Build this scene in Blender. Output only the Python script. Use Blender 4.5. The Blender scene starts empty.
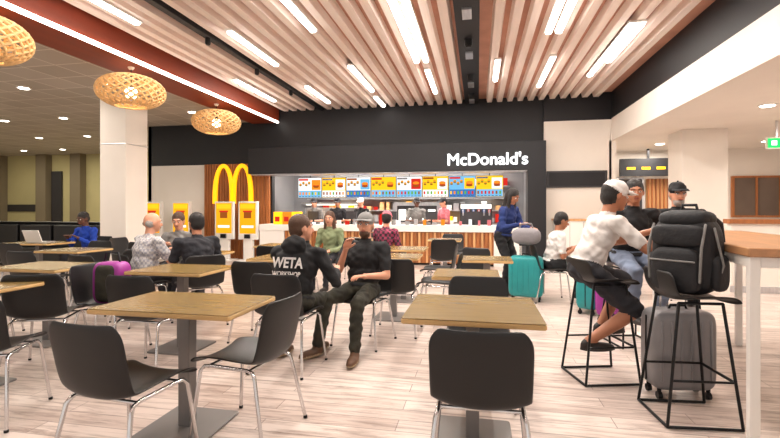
import bpy, math, random
import numpy as np
from mathutils import Vector, Matrix
random.seed(7)
V=Vector
D=bpy.data
scene=bpy.context.scene
COL=scene.collection
def lin(c):
    return tuple((x/12.92 if x<=0.04045 else ((x+0.055)/1.055)**2.4) for x in c)
def rgb(r,g,b): return lin((r/255,g/255,b/255))
# ---------------------------------------------------------------- materials
def mat(name,col,rough=0.5,metal=0.0,nscale=0,namt=0.15,bump=0.0,bscale=40,emit=0,spec=0.5,stretch=None):
    m=D.materials.new(name); m.use_nodes=True
    nt=m.node_tree; b=nt.nodes['Principled BSDF']
    b.inputs['Base Color'].default_value=(*col,1); b.inputs['Roughness'].default_value=rough
    b.inputs['Metallic'].default_value=metal
    b.inputs['Specular IOR Level'].default_value=spec
    if emit:
        b.inputs['Emission Color'].default_value=(*col,1); b.inputs['Emission Strength'].default_value=emit
    if nscale or bump:
        tc=nt.nodes.new('ShaderNodeTexCoord')
        mp=nt.nodes.new('ShaderNodeMapping'); nt.links.new(tc.outputs['Object'],mp.inputs[0])
        if stretch: mp.inputs['Scale'].default_value=stretch
    if nscale:
        n=nt.nodes.new('ShaderNodeTexNoise'); n.inputs['Scale'].default_value=nscale; n.inputs['Detail'].default_value=4
        nt.links.new(mp.outputs[0],n.inputs['Vector'])
        r=nt.nodes.new('ShaderNodeValToRGB')
        r.color_ramp.elements[0].position=0.3; r.color_ramp.elements[1].position=0.7
        r.color_ramp.elements[0].color=(*[c*(1-namt) for c in col],1)
        r.color_ramp.elements[1].color=(*[min(1,c*(1+namt)) for c in col],1)
        nt.links.new(n.outputs['Fac'],r.inputs[0]); nt.links.new(r.outputs[0],b.inputs['Base Color'])
    if bump:
        n2=nt.nodes.new('ShaderNodeTexNoise'); n2.inputs['Scale'].default_value=bscale; n2.inputs['Detail'].default_value=3
        nt.links.new(mp.outputs[0],n2.inputs['Vector'])
        bp=nt.nodes.new('ShaderNodeBump'); bp.inputs['Strength'].default_value=bump; bp.inputs['Distance'].default_value=0.02
        nt.links.new(n2.outputs['Fac'],bp.inputs['Height']); nt.links.new(bp.outputs[0],b.inputs['Normal'])
    return m
def floor_mat():
    m=D.materials.new('whitewashed_planks'); m.use_nodes=True; nt=m.node_tree; b=nt.nodes['Principled BSDF']
    tc=nt.nodes.new('ShaderNodeTexCoord')
    br=nt.nodes.new('ShaderNodeTexBrick'); nt.links.new(tc.outputs['Object'],br.inputs['Vector'])
    br.inputs['Scale'].default_value=1; br.inputs['Brick Width'].default_value=1.3; br.inputs['Row Height'].default_value=0.145
    br.inputs['Mortar Size'].default_value=0.0028; br.inputs['Mortar Smooth'].default_value=0.3; br.offset=0.37
    br.inputs['Color1'].default_value=(*rgb(226,212,203),1); br.inputs['Color2'].default_value=(*rgb(200,182,172),1)
    br.inputs['Mortar'].default_value=(*rgb(140,122,112),1)
    mp=nt.nodes.new('ShaderNodeMapping'); mp.inputs['Scale'].default_value=(0.9,9,1); nt.links.new(tc.outputs['Object'],mp.inputs[0])
    n=nt.nodes.new('ShaderNodeTexNoise'); n.inputs['Scale'].default_value=2.4; n.inputs['Detail'].default_value=8; n.inputs['Roughness'].default_value=0.7
    n.inputs['Distortion'].default_value=0.8
    nt.links.new(mp.outputs[0],n.inputs['Vector'])
    r=nt.nodes.new('ShaderNodeValToRGB'); r.color_ramp.elements[0].position=0.36; r.color_ramp.elements[0].color=(0.44,0.37,0.34,1)
    r.color_ramp.elements[1].position=0.54; r.color_ramp.elements[1].color=(1,1,1,1); nt.links.new(n.outputs['Fac'],r.inputs[0])
    mx=nt.nodes.new('ShaderNodeMix'); mx.data_type='RGBA'; mx.blend_type='MULTIPLY'; mx.inputs[0].default_value=0.8
    nt.links.new(br.outputs['Color'],mx.inputs[6]); nt.links.new(r.outputs[0],mx.inputs[7]); nt.links.new(mx.outputs[2],b.inputs['Base Color'])
    b.inputs['Roughness'].default_value=0.28
    return m
def tile_mat():
    m=D.materials.new('ceiling_tiles'); m.use_nodes=True; nt=m.node_tree; b=nt.nodes['Principled BSDF']
    tc=nt.nodes.new('ShaderNodeTexCoord'); br=nt.nodes.new('ShaderNodeTexBrick'); nt.links.new(tc.outputs['Object'],br.inputs['Vector'])
    br.offset=0; br.inputs['Scale'].default_value=1; br.inputs['Brick Width'].default_value=0.6; br.inputs['Row Height'].default_value=0.6
    br.inputs['Mortar Size'].default_value=0.012
    br.inputs['Color1'].default_value=(*rgb(182,174,162),1); br.inputs['Color2'].default_value=(*rgb(170,161,148),1); br.inputs['Mortar'].default_value=(*rgb(212,205,192),1)
    nt.links.new(br.outputs['Color'],b.inputs['Base Color']); b.inputs['Roughness'].default_value=0.9
    return m
def emit(name,col,s):
    m=D.materials.new(name); m.use_nodes=True; nt=m.node_tree
    nt.nodes.remove(nt.nodes['Principled BSDF']); e=nt.nodes.new('ShaderNodeEmission')
    e.inputs[0].default_value=(*col,1); e.inputs[1].default_value=s
    nt.links.new(e.outputs[0],nt.nodes['Material Output'].inputs[0]); return m
M={}
M['floor']=floor_mat(); M['tile']=tile_mat()
M['wall']=mat('painted_wall',rgb(234,226,216),0.8,nscale=1.5,namt=0.03)
M['wallgrey']=mat('kitchen_wall',rgb(150,150,154),0.6,nscale=1.5,namt=0.06)
M['wallyel']=mat('olive_cream_wall',rgb(196,186,140),0.8,nscale=1,namt=0.05)
M['wallbrn']=mat('taupe_pilaster',rgb(128,116,96),0.8,nscale=1,namt=0.05)
M['black']=mat('matte_black_panel',rgb(20,20,25),0.55,nscale=2,namt=0.2)
M['dgrey']=mat('dark_grey_panel',rgb(52,50,54),0.5,nscale=2,namt=0.1)
M['taupe']=mat('taupe_glass',rgb(104,88,76),0.4,nscale=2,namt=0.15)  # grey-brown tone of the window pane
M['slat']=mat('white_batten',rgb(240,224,214),0.6,nscale=3,namt=0.05,stretch=(8,0.4,8))
M['gap']=mat('pink_brown_ceiling_board',rgb(194,142,120),0.7,nscale=2,namt=0.15)
M['redbrown']=mat('red_brown_fascia',rgb(132,50,22),0.5,nscale=2,namt=0.12,stretch=(3,0.3,3))
M['tube']=emit('fluorescent_tube',(1,0.94,0.87),14)
M['led']=emit('led_strip',(1,0.93,0.82),7)
M['down']=emit('downlight',(1,0.93,0.8),12)
M['softwhite']=emit('lit_white',(1,0.95,0.85),2.2)
M['lampglow']=emit('bulb_glow',(1,0.8,0.5),13)
M['chair']=mat('black_plastic',rgb(21,20,21),0.42,bump=0.05,bscale=200)
M['chrome']=mat('chrome_tube',(0.72,0.72,0.73),0.18,1.0,nscale=3,namt=0.05)
M['top']=mat('olive_laminate',rgb(128,104,58),0.26,nscale=5,namt=0.1,stretch=(1,6,1))
M['edge']=mat('laminate_edge',rgb(206,168,112),0.5,nscale=5,namt=0.1)
M['col']=mat('grey_powdercoat',rgb(122,118,116),0.4,0.3,nscale=4,namt=0.05)
M['blackmetal']=mat('black_metal',rgb(22,22,24),0.35,0.5,nscale=4,namt=0.1)
M['white']=mat('white_laminate',rgb(236,232,226),0.4,nscale=2,namt=0.02)
M['wood']=mat('warm_wood',rgb(164,100,52),0.5,nscale=3,namt=0.25,stretch=(6,6,0.6))
M['wood2']=mat('light_wood',rgb(206,156,104),0.5,nscale=3,namt=0.2,stretch=(6,6,0.6))
M['woodtop']=mat('oak_bench_top',rgb(176,128,88),0.4,nscale=3,namt=0.18,stretch=(6,0.8,6))
M['yellow']=mat('golden_yellow',rgb(255,190,10),0.4,emit=0.8,nscale=2,namt=0.02)
M['kiosk']=emit('kiosk_screen',rgb(250,172,30),1.1)
M['whiteglow']=emit('sign_white',(1,1,1),1.8)
M['steel']=mat('stainless_steel',(0.6,0.6,0.62),0.3,0.85,nscale=3,namt=0.1,stretch=(8,1,1))
M['wicker']=mat('woven_cane',rgb(240,198,138),0.6,nscale=20,namt=0.12)
M['screen']=emit('blue_screen',rgb(60,120,190),1.0)
M['mred']=emit('print_red',rgb(205,45,35),1.1)
M['mbrown']=emit('print_brown',rgb(150,80,30),1.1)
M['myel']=emit('print_yellow',rgb(255,196,36),1.15)
M['mwhite']=emit('print_white',rgb(240,240,240),1.25)
M['mblue']=emit('print_blue',rgb(110,175,215),1.2)
M['mgreen']=emit('print_green',rgb(110,170,60),1.0)
M['morange']=emit('print_orange',rgb(240,140,40),1.1)
M['green']=emit('exit_green',rgb(40,190,90),2.0)
M['tealc']=mat('teal_hardshell',rgb(36,140,142),0.35,nscale=6,namt=0.1)
M['purple']=mat('magenta_hardshell',rgb(150,50,140),0.4,nscale=6,namt=0.1)
M['greycase']=mat('grey_hardshell',rgb(128,126,128),0.35,0.2,nscale=6,namt=0.08)
M['bagblack']=mat('black_nylon',rgb(22,22,26),0.7,bump=0.4,bscale=18)
M['greybag']=mat('grey_quilted_bag',rgb(130,125,128),0.8,bump=0.8,bscale=14)
M['skin']=mat('skin_light',rgb(208,150,122),0.5,nscale=8,namt=0.06)
M['skin2']=mat('skin_tan',rgb(172,114,84),0.5,nscale=8,namt=0.06)
M['skin3']=mat('skin_brown',rgb(92,58,42),0.5,nscale=8,namt=0.06)
M['hair']=mat('dark_hair',rgb(26,20,18),0.5,bump=0.6,bscale=90,stretch=(3,3,0.6))
M['brownhair']=mat('brown_hair',rgb(80,52,34),0.5,bump=0.6,bscale=90,stretch=(3,3,0.6))
M['greyhair']=mat('grey_hair',rgb(150,145,140),0.5,bump=0.6,bscale=90)
M['lips']=mat('lips',rgb(150,80,72),0.5,nscale=8,namt=0.05)
M['eye']=mat('eye_white',rgb(230,226,222),0.3,nscale=8,namt=0.02)
M['iris']=mat('iris_dark',rgb(30,20,16),0.2,nscale=8,namt=0.02)
def cloth(n,c,r=0.85): return mat(n,c,r,nscale=5,namt=0.12,bump=0.9,bscale=8)
M['cblack']=cloth('black_cotton',rgb(20,20,23))
M['cnavy']=cloth('navy_knit',rgb(24,44,100))
M['cwhite']=cloth('white_cotton',rgb(218,212,208))
M['cdenim']=cloth('light_denim',rgb(116,128,150))
M['ccamo']=mat('olive_trousers',rgb(46,44,34),0.85,nscale=9,namt=0.5,bump=0.8,bscale=9)
M['cblue']=cloth('blue_jacket',rgb(20,60,160))
M['cgreen']=cloth('sage_top',rgb(120,130,96))
M['cdark']=cloth('charcoal_trousers',rgb(36,36,42))
M['cpink']=cloth('pink_cotton',rgb(200,110,120))
M['cgrey']=cloth('grey_cotton',rgb(126,124,122))
M['shoe']=mat('dark_shoe',rgb(36,28,26),0.5,nscale=10,namt=0.2)
M['shoeb']=mat('brown_boot',rgb(90,60,38),0.6,nscale=10,namt=0.3)
M['sole']=mat('pale_sole',rgb(170,150,120),0.7,nscale=10,namt=0.1)
def checks(name,c1,c2,scale=28):
    m=D.materials.new(name); m.use_nodes=True; nt=m.node_tree; b=nt.nodes['Principled BSDF']; b.inputs['Roughness'].default_value=0.85
    tc=nt.nodes.new('ShaderNodeTexCoord'); ck=nt.nodes.new('ShaderNodeTexChecker'); ck.inputs['Scale'].default_value=scale
    ck.inputs['Color1'].default_value=(*c1,1); ck.inputs['Color2'].default_value=(*c2,1)
    nt.links.new(tc.outputs['Object'],ck.inputs['Vector']); nt.links.new(ck.outputs[0],b.inputs['Base Color']); return m
M['plaid']=checks('plaid_shirt',rgb(200,196,194),rgb(156,156,164),34)
M['pattern']=checks('patterned_jacket',rgb(140,50,78),rgb(46,34,40),22)
# ---------------------------------------------------------------- mesh builder
def frame(d):
    d=V(d).normalized(); a=V((0,0,1)) if abs(d.z)<0.95 else V((1,0,0))
    x=a.cross(d).normalized(); y=d.cross(x); return x,y
class MB:
    def __init__(s): s.v=[];s.f=[];s.m=[];s.mats=[]
    def mi(s,m):
        m=M[m] if isinstance(m,str) else m
        if m not in s.mats: s.mats.append(m)
        return s.mats.index(m)
    def add(s,vs,fs,m):
        o=len(s.v); s.v+= [tuple(p) for p in vs]; k=s.mi(m)
        for f in fs: s.f.append(tuple(i+o for i in f)); s.m.append(k)
    def box(s,c,d,m,R=None):
        c=V(c); vs=[]
        for z in (-1,1):
            for y in (-1,1):
                for x in (-1,1):
                    p=V((x*d[0]/2,y*d[1]/2,z*d[2]/2))
                    if R: p=R@p
                    vs.append(c+p)
        s.add(vs,[(0,2,3,1),(4,5,7,6),(0,1,5,4),(2,6,7,3),(0,4,6,2),(1,3,7,5)],m)
    def b2(s,x0,x1,y0,y1,z0,z1,m): s.box(((x0+x1)/2,(y0+y1)/2,(z0+z1)/2),(x1-x0,y1-y0,z1-z0),m)
    def rbox(s,c,d,m,r=0.02,seg=3):
        c=V(c); hx,hy,hz=d[0]/2,d[1]/2,d[2]/2; e=min(r,hz)*0.5
        def ring(ins,z):
            o=[]
            rr=max(r-ins,0.001)
            for cx,cy,a0 in ((1,1,0),(-1,1,90),(-1,-1,180),(1,-1,270)):
                for k in range(seg+1):
                    a=math.radians(a0+90*k/seg)
                    o.append(c+V((cx*(hx-r)+rr*math.cos(a),cy*(hy-r)+rr*math.sin(a),z)))
            return o
        rings=[ring(e,-hz),ring(0,-hz+e),ring(0,hz-e),ring(e,hz)]
        n=len(rings[0]); vs=sum(rings,[]); fs=[]
        for k in range(3):
            for i in range(n):
                j=(i+1)%n; fs.append((k*n+i,k*n+j,(k+1)*n+j,(k+1)*n+i))
        fs.append(tuple(range(n-1,-1,-1))); fs.append(tuple(3*n+i for i in range(n)))
        s.add(vs,fs,m)
    def tube(s,pts,r,m,seg=8,closed=False,rnd=True):
        pts=[V(p) for p in pts]; n=len(pts)
        rs=[r]*n if not isinstance(r,(list,tuple)) else list(r)
        if rnd and not closed:
            d0=(pts[0]-pts[1]).normalized(); d1=(pts[-1]-pts[-2]).normalized()
            pts=[pts[0]+d0*rs[0]*0.6]+pts+[pts[-1]+d1*rs[-1]*0.6]; rs=[rs[0]*0.6]+rs+[rs[-1]*0.6]; n+=2
        vs=[];prev=None
        for i in range(n):
            if closed: t=(pts[(i+1)%n]-pts[i-1])
            else: t=pts[min(i+1,n-1)]-pts[max(i-1,0)]
            t.normalize()
            if prev is None: x,y=frame(t)
            else:
                x=(prev-t*prev.dot(t)).normalized(); y=t.cross(x)
            prev=x
            for k in range(seg):
                a=2*math.pi*k/seg; vs.append(pts[i]+(x*math.cos(a)+y*math.sin(a))*rs[i])
        fs=[]
        for i in range(n if closed else n-1):
            j=(i+1)%n
            for k in range(seg):
                l=(k+1)%seg; fs.append((i*seg+k,i*seg+l,j*seg+l,j*seg+k))
        if not closed:
            fs.append(tuple(range(seg-1,-1,-1))); fs.append(tuple((n-1)*seg+k for k in range(seg)))
        s.add(vs,fs,m)
    def sph(s,c,ax,m,R=None,e=1.0,nu=20,nv=12):
        c=V(c); ax=V(ax) if not isinstance(ax,(int,float)) else V((ax,ax,ax))
        sg=lambda x:math.copysign(abs(x)**e,x)
        vs=[]
        for j in range(1,nv):
            ph=-math.pi/2+math.pi*j/nv
            for i in range(nu):
                th=2*math.pi*(i+0.5)/nu
                p=V((sg(math.cos(ph))*sg(math.cos(th))*ax.x,sg(math.cos(ph))*sg(math.sin(th))*ax.y,sg(math.sin(ph))*ax.z))
                if R: p=R@p
                vs.append(c+p)
        b=V((0,0,-ax.z)); t=V((0,0,ax.z))
        if R: b=R@b;t=R@t
        vs+= [c+b,c+t]; B=len(vs)-2;T=B+1; fs=[]
        for j in range(nv-2):
            for i in range(nu):
                k=(i+1)%nu; fs.append((j*nu+i,j*nu+k,(j+1)*nu+k,(j+1)*nu+i))
        for i in range(nu):
            k=(i+1)%nu; fs.append((B,k,i)); fs.append((T,(nv-2)*nu+i,(nv-2)*nu+k))
        s.add(vs,fs,m)
    def mesh(s,name,smooth=False):
        me=D.meshes.new(name); me.from_pydata(s.v,[],s.f); me.update()
        for m in s.mats: me.materials.append(m)
        me.polygons.foreach_set('material_index',s.m)
        if smooth: me.polygons.foreach_set('use_smooth',[True]*len(me.polygons))
        return me
    def obj(s,name,parent=None,loc=None,rz=0,smooth=False,bevel=0):
        o=D.objects.new(name,s.mesh(name,smooth)); COL.objects.link(o)
        if parent: o.parent=parent
        if loc: o.location=loc
        if rz: o.rotation_euler=(0,0,math.radians(rz))
        if bevel:
            b=o.modifiers.new('bevel','BEVEL'); b.width=bevel; b.segments=2; b.limit_method='ANGLE'
        return o
def link(me,name,parent):
    o=D.objects.new(name,me); COL.objects.link(o); o.parent=parent; return o
def empty(name,loc=(0,0,0),rz=0):
    e=D.objects.new(name,None); COL.objects.link(e); e.location=loc; e.rotation_euler=(0,0,math.radians(rz)); e.empty_display_size=0.1; return e
def bake(me,fn):
    o=D.objects.new('tmp',me); COL.objects.link(o); fn(o)
    dg=bpy.context.evaluated_depsgraph_get(); dg.update()
    r=D.meshes.new_from_object(o.evaluated_get(dg)); D.objects.remove(o); return r
def simple(name,fn,smooth=False,bevel=0,loc=None,rz=0):
    b=MB(); fn(b); return b.obj(name,None,loc,rz,smooth,bevel)
# ---------------------------------------------------------------- room shell
ZC=3.85; XL=-5.1; XR=2.95; ZT=3.6; ZR=2.85
def _(b): b.b2(-22,9,-3,16,-0.1,0,'floor')
simple('floor',_)
def _(b):
    b.b2(XL,XR,-3,11,3.95,4.05,'gap')
    b.b2(-22,XL-0.04,-3,16,ZT,ZT+0.08,'tile')
    b.b2(XR+0.04,9,-3,13,ZR,ZR+0.08,'wall')
simple('ceiling',_)
def _(b):
    x=XL+0.2
    while x<XR-0.1:
        if not(-0.36<x<0.08) and not(-4.02<x<-3.8):
            vs=[]
            for y in (-3,10.98):
                vs+=[(x-0.08,y,3.95),(x-0.055,y,ZC),(x+0.055,y,ZC),(x+0.08,y,3.95)]
            b.add(vs,[(0,1,5,4),(1,2,6,5),(2,3,7,6),(0,3,2,1),(4,5,6,7)],'slat')
        x+=0.235
simple('ceiling_slats',_)
def _(b):
    b.b2(-0.3,0.02,-3,10.98,ZC-0.02,3.95,'black')
    b.b2(-3.96,-3.86,-3,10.98,ZC-0.02,3.95,'black')
    for y in (3.5,5.2,6.8,8.6,10):
        b.tube([(-0.14,y,ZC-0.02),(-0.14,y,ZC-0.1)],0.06,'blackmetal',12)
        b.b2(-0.2,-0.08,y+0.5,y+0.8,ZC-0.05,ZC-0.02,'steel')
    for y in (4.5,6,7.5,9):
        b.tube([(-3.91,y,ZC-0.02),(-3.91,y,ZC-0.1)],0.04,'blackmetal',12)
simple('ceiling_track',_)
def _(b):
    b.b2(XL-0.04,XL,-3,10.98,ZT-0.02,ZC+0.2,'redbrown')
    b.b2(XL-0.75,XL-0.04,-3,10.98,ZT-0.04,ZT-0.002,'redbrown')
simple('trim_1',_)
def _(b):
    b.b2(XL-0.03,XL+0.03,-3,10.9,ZT-0.06,ZT-0.02,'led')
simple('led_strip_light',_)
def _(b):
    b.b2(XR,XR+0.12,-3,11,3.35,4.05,'black')
    b.b2(XR,XR+0.12,-3,11,ZR-0.0,3.35,'wall')
simple('wall_bulkhead',_)
tubes=[(-4.5,3.6,5.3),(-4.62,8,9.7),(-3.44,5.8,7.3),(-3.44,8.7,10.1),(-2.27,4.6,6.0),(-2.2,7.6,9.3),(-2.25,9.8,10.7),
(-1.02,4.2,7.6),(-0.86,4.2,7.6),(-0.9,8.1,9.7),(0.33,7.8,9.0),(0.98,4.6,6.7),(1.12,4.6,6.7),(1.22,7.8,9.6),(2.05,6.6,9.0),(2.17,6.6,8.2),(2.05,4.9,5.8),
(-3.4,0.5,2.5),(-1.0,-0.5,2.5),(1.1,-0.5,2.5),(-4.5,-1,1.5),(2.1,0.5,3),(-2.25,0,2)]  # tubes beyond the view, added for light toward the camera
for x,y0,y1 in tubes:
    b=MB(); b.b2(x-0.055,x+0.055,y0-0.03,y1+0.03,ZC-0.03,ZC-0.002,'white'); b.b2(x-0.035,x+0.035,y0,y1,ZC-0.06,ZC-0.031,'tube'); b.obj('fluorescent_light')
for x in (-6.6,-8.4,-10.2,-12,-13.8,-15.6,-17.4):
    for y in (2.5,5.0,7.0,9.5,12,14.5):
        if x>-8.8 and y>10: continue
        b=MB(); b.tube([(x,y,ZT),(x,y,ZT-0.015)],0.12,'white',16,rnd=False); b.tube([(x,y,ZT-0.016),(x,y,ZT-0.022)],0.085,'down',16,rnd=False); b.obj('downlight')
for x in (4.2,6.4):
    for y in (2,5,7.6,11.6):
        b=MB(); b.tube([(x,y,ZR),(x,y,ZR-0.015)],0.12,'white',16,rnd=False); b.tube([(x,y,ZR-0.016),(x,y,ZR-0.022)],0.09,'down',16,rnd=False); b.obj('downlight')
def _(b):
    b.b2(-9,-5.3,11,11.15,2.5,ZT,'black')
    b.b2(-9,-7.2,11.0,11.15,0,2.5,'wall')
    b.b2(-7.2,-5.3,11.0,11.15,0,2.5,'black')
    b.b2(-5.3,XR,11,11.15,2.75,4.05,'black') 
    b.b2(XL-1.9,XL,10.98,11,ZT-0.0,4.0,'black')
simple('wall_back',_)
def _(b):
    b.b2(1.5,XR,10.9,10.98,0,3.33,'wall')
    b.b2(1.5,XR,10.9,10.98,3.33,4.0,'black')
    b.b2(XR-0.05,XR+0.1,10.9,13,0,ZR,'wall')
simple('wall_back_right',_)
def _(b):
    b.b2(1.55,2.85,10.84,10.895,1.80,2.18,'dgrey'); b.b2(1.6,2.8,10.83,10.84,1.84,2.14,'black')
simple('wall_screen',_,bevel=0.01)
def _(b):
    b.b2(1.7,2.8,10.4,10.88,0,1.05,'white'); b.b2(1.66,2.84,10.37,10.88,1.05,1.09,'wood2')
    for x in (1.97,2.25,2.52): b.b2(x-0.003,x+0.003,10.396,10.4,0.05,1.03,'dgrey')
simple('waste_cabinet',_,bevel=0.005)
def _(b): b.b2(1.1,1.5,10.55,11,0,2.85,'black')
simple('wall_pier',_,bevel=0.01)
def _(b): b.b2(-5.75,1.12,10.55,10.98,2.20,2.86,'black'); b.b2(-5.7,1.1,10.6,10.98,2.17,2.20,'steel')
simple('fascia_sign_box',_,bevel=0.01)
def _(b):
    b.b2(-5.9,1.4,13.6,13.75,0,2.75,'wallgrey'); b.b2(-5.95,-5.8,11.15,13.6,0,2.75,'wallgrey'); b.b2(1.3,1.45,11.15,13.6,0,2.75,'wallgrey')
    b.b2(-5.9,1.4,11.15,13.6,2.7,2.75,'steel')
simple('wall_kitchen',_)
def _(b):
    b.b2(3,9,13,13.15,0,ZR,'wall')
simple('wall_corridor',_)
def _(b):
    b.b2(-22,-8.9,16,16.15,0,ZT,'wallyel')
    for x in (-20.3,-18,-16.3,-14.5):
        b.b2(x-0.25,x+0.25,15.7,16,0,ZT,'wallbrn')
    b.b2(-17.7,-17.2,15.92,16,0,2.9,'dgrey')
    b.b2(-9,-8.9,11,16,0,ZT,'wallyel')
    b.b2(-20,-18.3,15.95,16,1.2,1.5,'dgrey')
simple('wall_far_left',_)
def _(b): b.b2(-22.1,-22,-3,16,0,ZT,'wallyel')
simple('wall_left',_)
def _(b): b.b2(9,9.1,-3,13,0,ZR,'wall')
simple('wall_right',_)
def _(b):
    b.b2(3.62,4.25,12.92,12.98,0,2.1,'dgrey'); b.b2(3.58,4.3,12.95,12.975,0,2.15,'steel'); b.tube([(4.15,12.88,0.95),(4.15,12.88,1.15)],0.012,'chrome')
simple('door_1',_)
def _(b):
    b.b2(3.6,4.95,12.5,12.62,2.15,2.6,'black')
    for i,t in enumerate((0.3,0.55,0.8)): b.b2(3.75+i*0.35,3.95+i*0.35,12.49,12.5,2.32,2.38,'yellow')
    b.b2(4.25,4.3,12.55,12.6,2.6,ZR,'blackmetal')
simple('hanging_direction_sign',_)
def _(b):
    b.b2(4.35,5.2,12.90,12.98,0,2.1,'wood2')
    for i in range(9): b.b2(4.36+i*0.095,4.40+i*0.095,12.86,12.90,0,2.1,'wood')
simple('wood_slat_panel',_)
def _(b):
    b.b2(6.4,7.4,12.93,12.98,1.15,2.1,'taupe')
    for a in ((6.35,7.45,1.1,1.15),(6.35,7.45,2.1,2.15),(6.35,6.4,1.15,2.1),(7.4,7.45,1.15,2.1),(6.88,6.92,1.15,2.1)): b.b2(a[0],a[1],12.9,12.98,a[2],a[3],'wood')
simple('window_1',_)
def _(b): b.b2(3.88,4.68,9.65,10.3,0,ZR,'wall'); b.b2(3.86,4.7,9.63,10.32,0,0.12,'steel')
simple('column',_,bevel=0.01)
def _(b): b.b2(-7.45,-6.85,7.75,8.35,0,ZT,'wall'); b.b2(-7.47,-6.83,7.73,8.37,0,0.12,'steel'); b.b2(-7.46,-6.84,7.74,8.36,2.6,2.62,'steel')
simple('column',_,bevel=0.01)
def _(b):
    b.b2(3.92,8,8.0,8.12,0,1.08,'wall'); b.b2(3.88,8,7.96,8.16,1.08,1.15,'wood'); b.b2(3.9,8,7.98,8.0,0,0.1,'steel')
simple('low_partition_wall',_)
def _(b):
    for i in range(7): b.b2(4.95,5.45,7.0+i*0.05,7.03+i*0.05,ZR-0.03,ZR-0.005,'black')
    b.b2(4.92,5.48,6.97,7.36,ZR-0.012,ZR-0.001,'steel')
simple('ceiling_vent',_)
def _(b):
    b.b2(4.95,5.3,8.98,9.02,2.36,2.56,'white'); b.b2(4.97,5.28,8.97,8.98,2.38,2.54,'green'); b.b2(5.1,5.13,8.99,9.01,2.56,ZR,'steel')
    b.b2(5.02,5.1,8.96,8.97,2.42,2.5,'whiteglow')
simple('exit_sign',_)
def _(b):
    b.b2(-15,-7.5,8.6,8.75,0,0.98,'black'); b.b2(-15,-7.5,8.55,8.8,0.98,1.02,'blackmetal')
    for i in range(8): b.b2(-14.9+i*0.92,-14.05+i*0.92,8.2,8.6,0.1,0.45,'chair'); b.b2(-14.9+i*0.92,-14.05+i*0.92,8.48,8.6,0.45,0.95,'chair')
simple('banquette_bench',_,bevel=0.02)
def _(b):
    b.b2(-7.2,-5.35,10.9,11,0,2.5,'wood')
    for i in range(24): b.b2(-7.19+i*0.077,-7.15+i*0.077,10.87,10.9,0,2.5,'wood')
simple('wood_wall_panel',_)
def arches(b):
    H=1.05
    for xc in (-0.27,0.27):
        o=[];n=28
        for k in range(n+1):
            t=math.pi*k/n; c=math.cos(t); s=math.sin(t)
            out=V((xc+0.31*c,0,H*s**0.75)); inn=V((xc+0.19*c,0,(H-0.1)*s**0.72))
            o.append((out,inn))
        vs=[]
        for a,i in o: vs+=[a,i,a+V((0,-0.05,0)),i+V((0,-0.05,0))]
        fs=[]
        for k in range(n):
            p=4*k;q=4*k+4
            fs+=[(p+2,q+2,q+3,p+3),(p,p+1,q+1,q),(p,q,q+2,p+2),(p+1,p+3,q+3,q+1)]
        b.add(vs,fs,'yellow')
simple('arches_logo_sign',arches,loc=(-6.34,10.87,1.45))
def kiosk(x,y,rz):
    b=MB(); b.rbox((0,0,0.02),(0.5,0.4,0.04),'white',0.03); b.b2(-0.12,0.12,-0.04,0.06,0.04,0.6,'white')
    b.b2(-0.25,0.25,-0.05,0.05,0.55,1.5,'white'); b.b2(-0.215,0.215,-0.056,-0.05,0.7,1.46,'kiosk'); b.b2(-0.19,0.19,-0.058,-0.056,1.32,1.43,'myel')
    b.b2(-0.1,0.1,-0.06,-0.056,1.08,1.23,'mbrown'); b.b2(-0.12,0.12,-0.06,-0.056,1.23,1.27,'mred'); b.b2(-0.16,0.16,-0.06,-0.056,0.84,0.9,'mwhite')
    b.b2(-0.07,0.07,-0.1,-0.05,0.58,0.68,'blackmetal')
    b.obj('self_order_kiosk',None,(x,y,0),rz,bevel=0.008)
kiosk(-8.2,10.2,0);kiosk(-7.45,10.3,0);kiosk(-6.3,10.4,0);kiosk(-5.62,10.35,0)
def _(b):
    b.b2(-4.7,0.35,10.45,10.95,0.05,0.78,'wood')
    b.b2(-5.35,0.95,10.38,11.05,0.78,0.93,'white'); b.b2(-5.35,-4.7,10.4,11,0,0.78,'white'); b.b2(0.35,0.95,10.4,11,0,0.78,'white')
    b.b2(-4.7,0.35,10.5,10.9,0,0.05,'black')
    n=56
    for i in range(n):
        x=-4.68+i*5.02/n; b.b2(x,x+0.05,10.41,10.45,0.06,0.77,'wood2' if i%2 else 'wood')
simple('service_counter',_,bevel=0.004)
for x in (-4.1,-3.1,-2.1,-1.1,-0.1):
    b=MB(); b.b2(-0.12,0.12,-0.08,0.08,0,0.02,'black'); b.b2(-0.02,0.02,-0.01,0.01,0.02,0.15,'black')
    b.b2(-0.15,0.15,-0.02,0.02,0.12,0.32,'dgrey'); b.b2(-0.13,0.13,0.02,0.022,0.14,0.3,'screen'); b.obj('cash_register',None,(x,10.85,0.93),rz=random.uniform(-20,20))
def _(b):
    for i,(x,c) in enumerate(((-5.0,'yellow'),(-4.76,'morange'),(-4.52,'yellow'))): b.b2(x,x+0.2,10.45,10.65,0.93,1.24,c); b.b2(x+0.04,x+0.16,10.445,10.45,1.0,1.12,'mred')
    for i in range(22):
        x=-4.2+i*0.21; b.b2(x,x+random.uniform(0.05,0.11),10.45,10.55,0.93,0.93+random.uniform(0.05,0.15),random.choice(['white','mred','steel','mwhite','wood2','morange','cpink']))
simple('counter_display_items',_)
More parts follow.
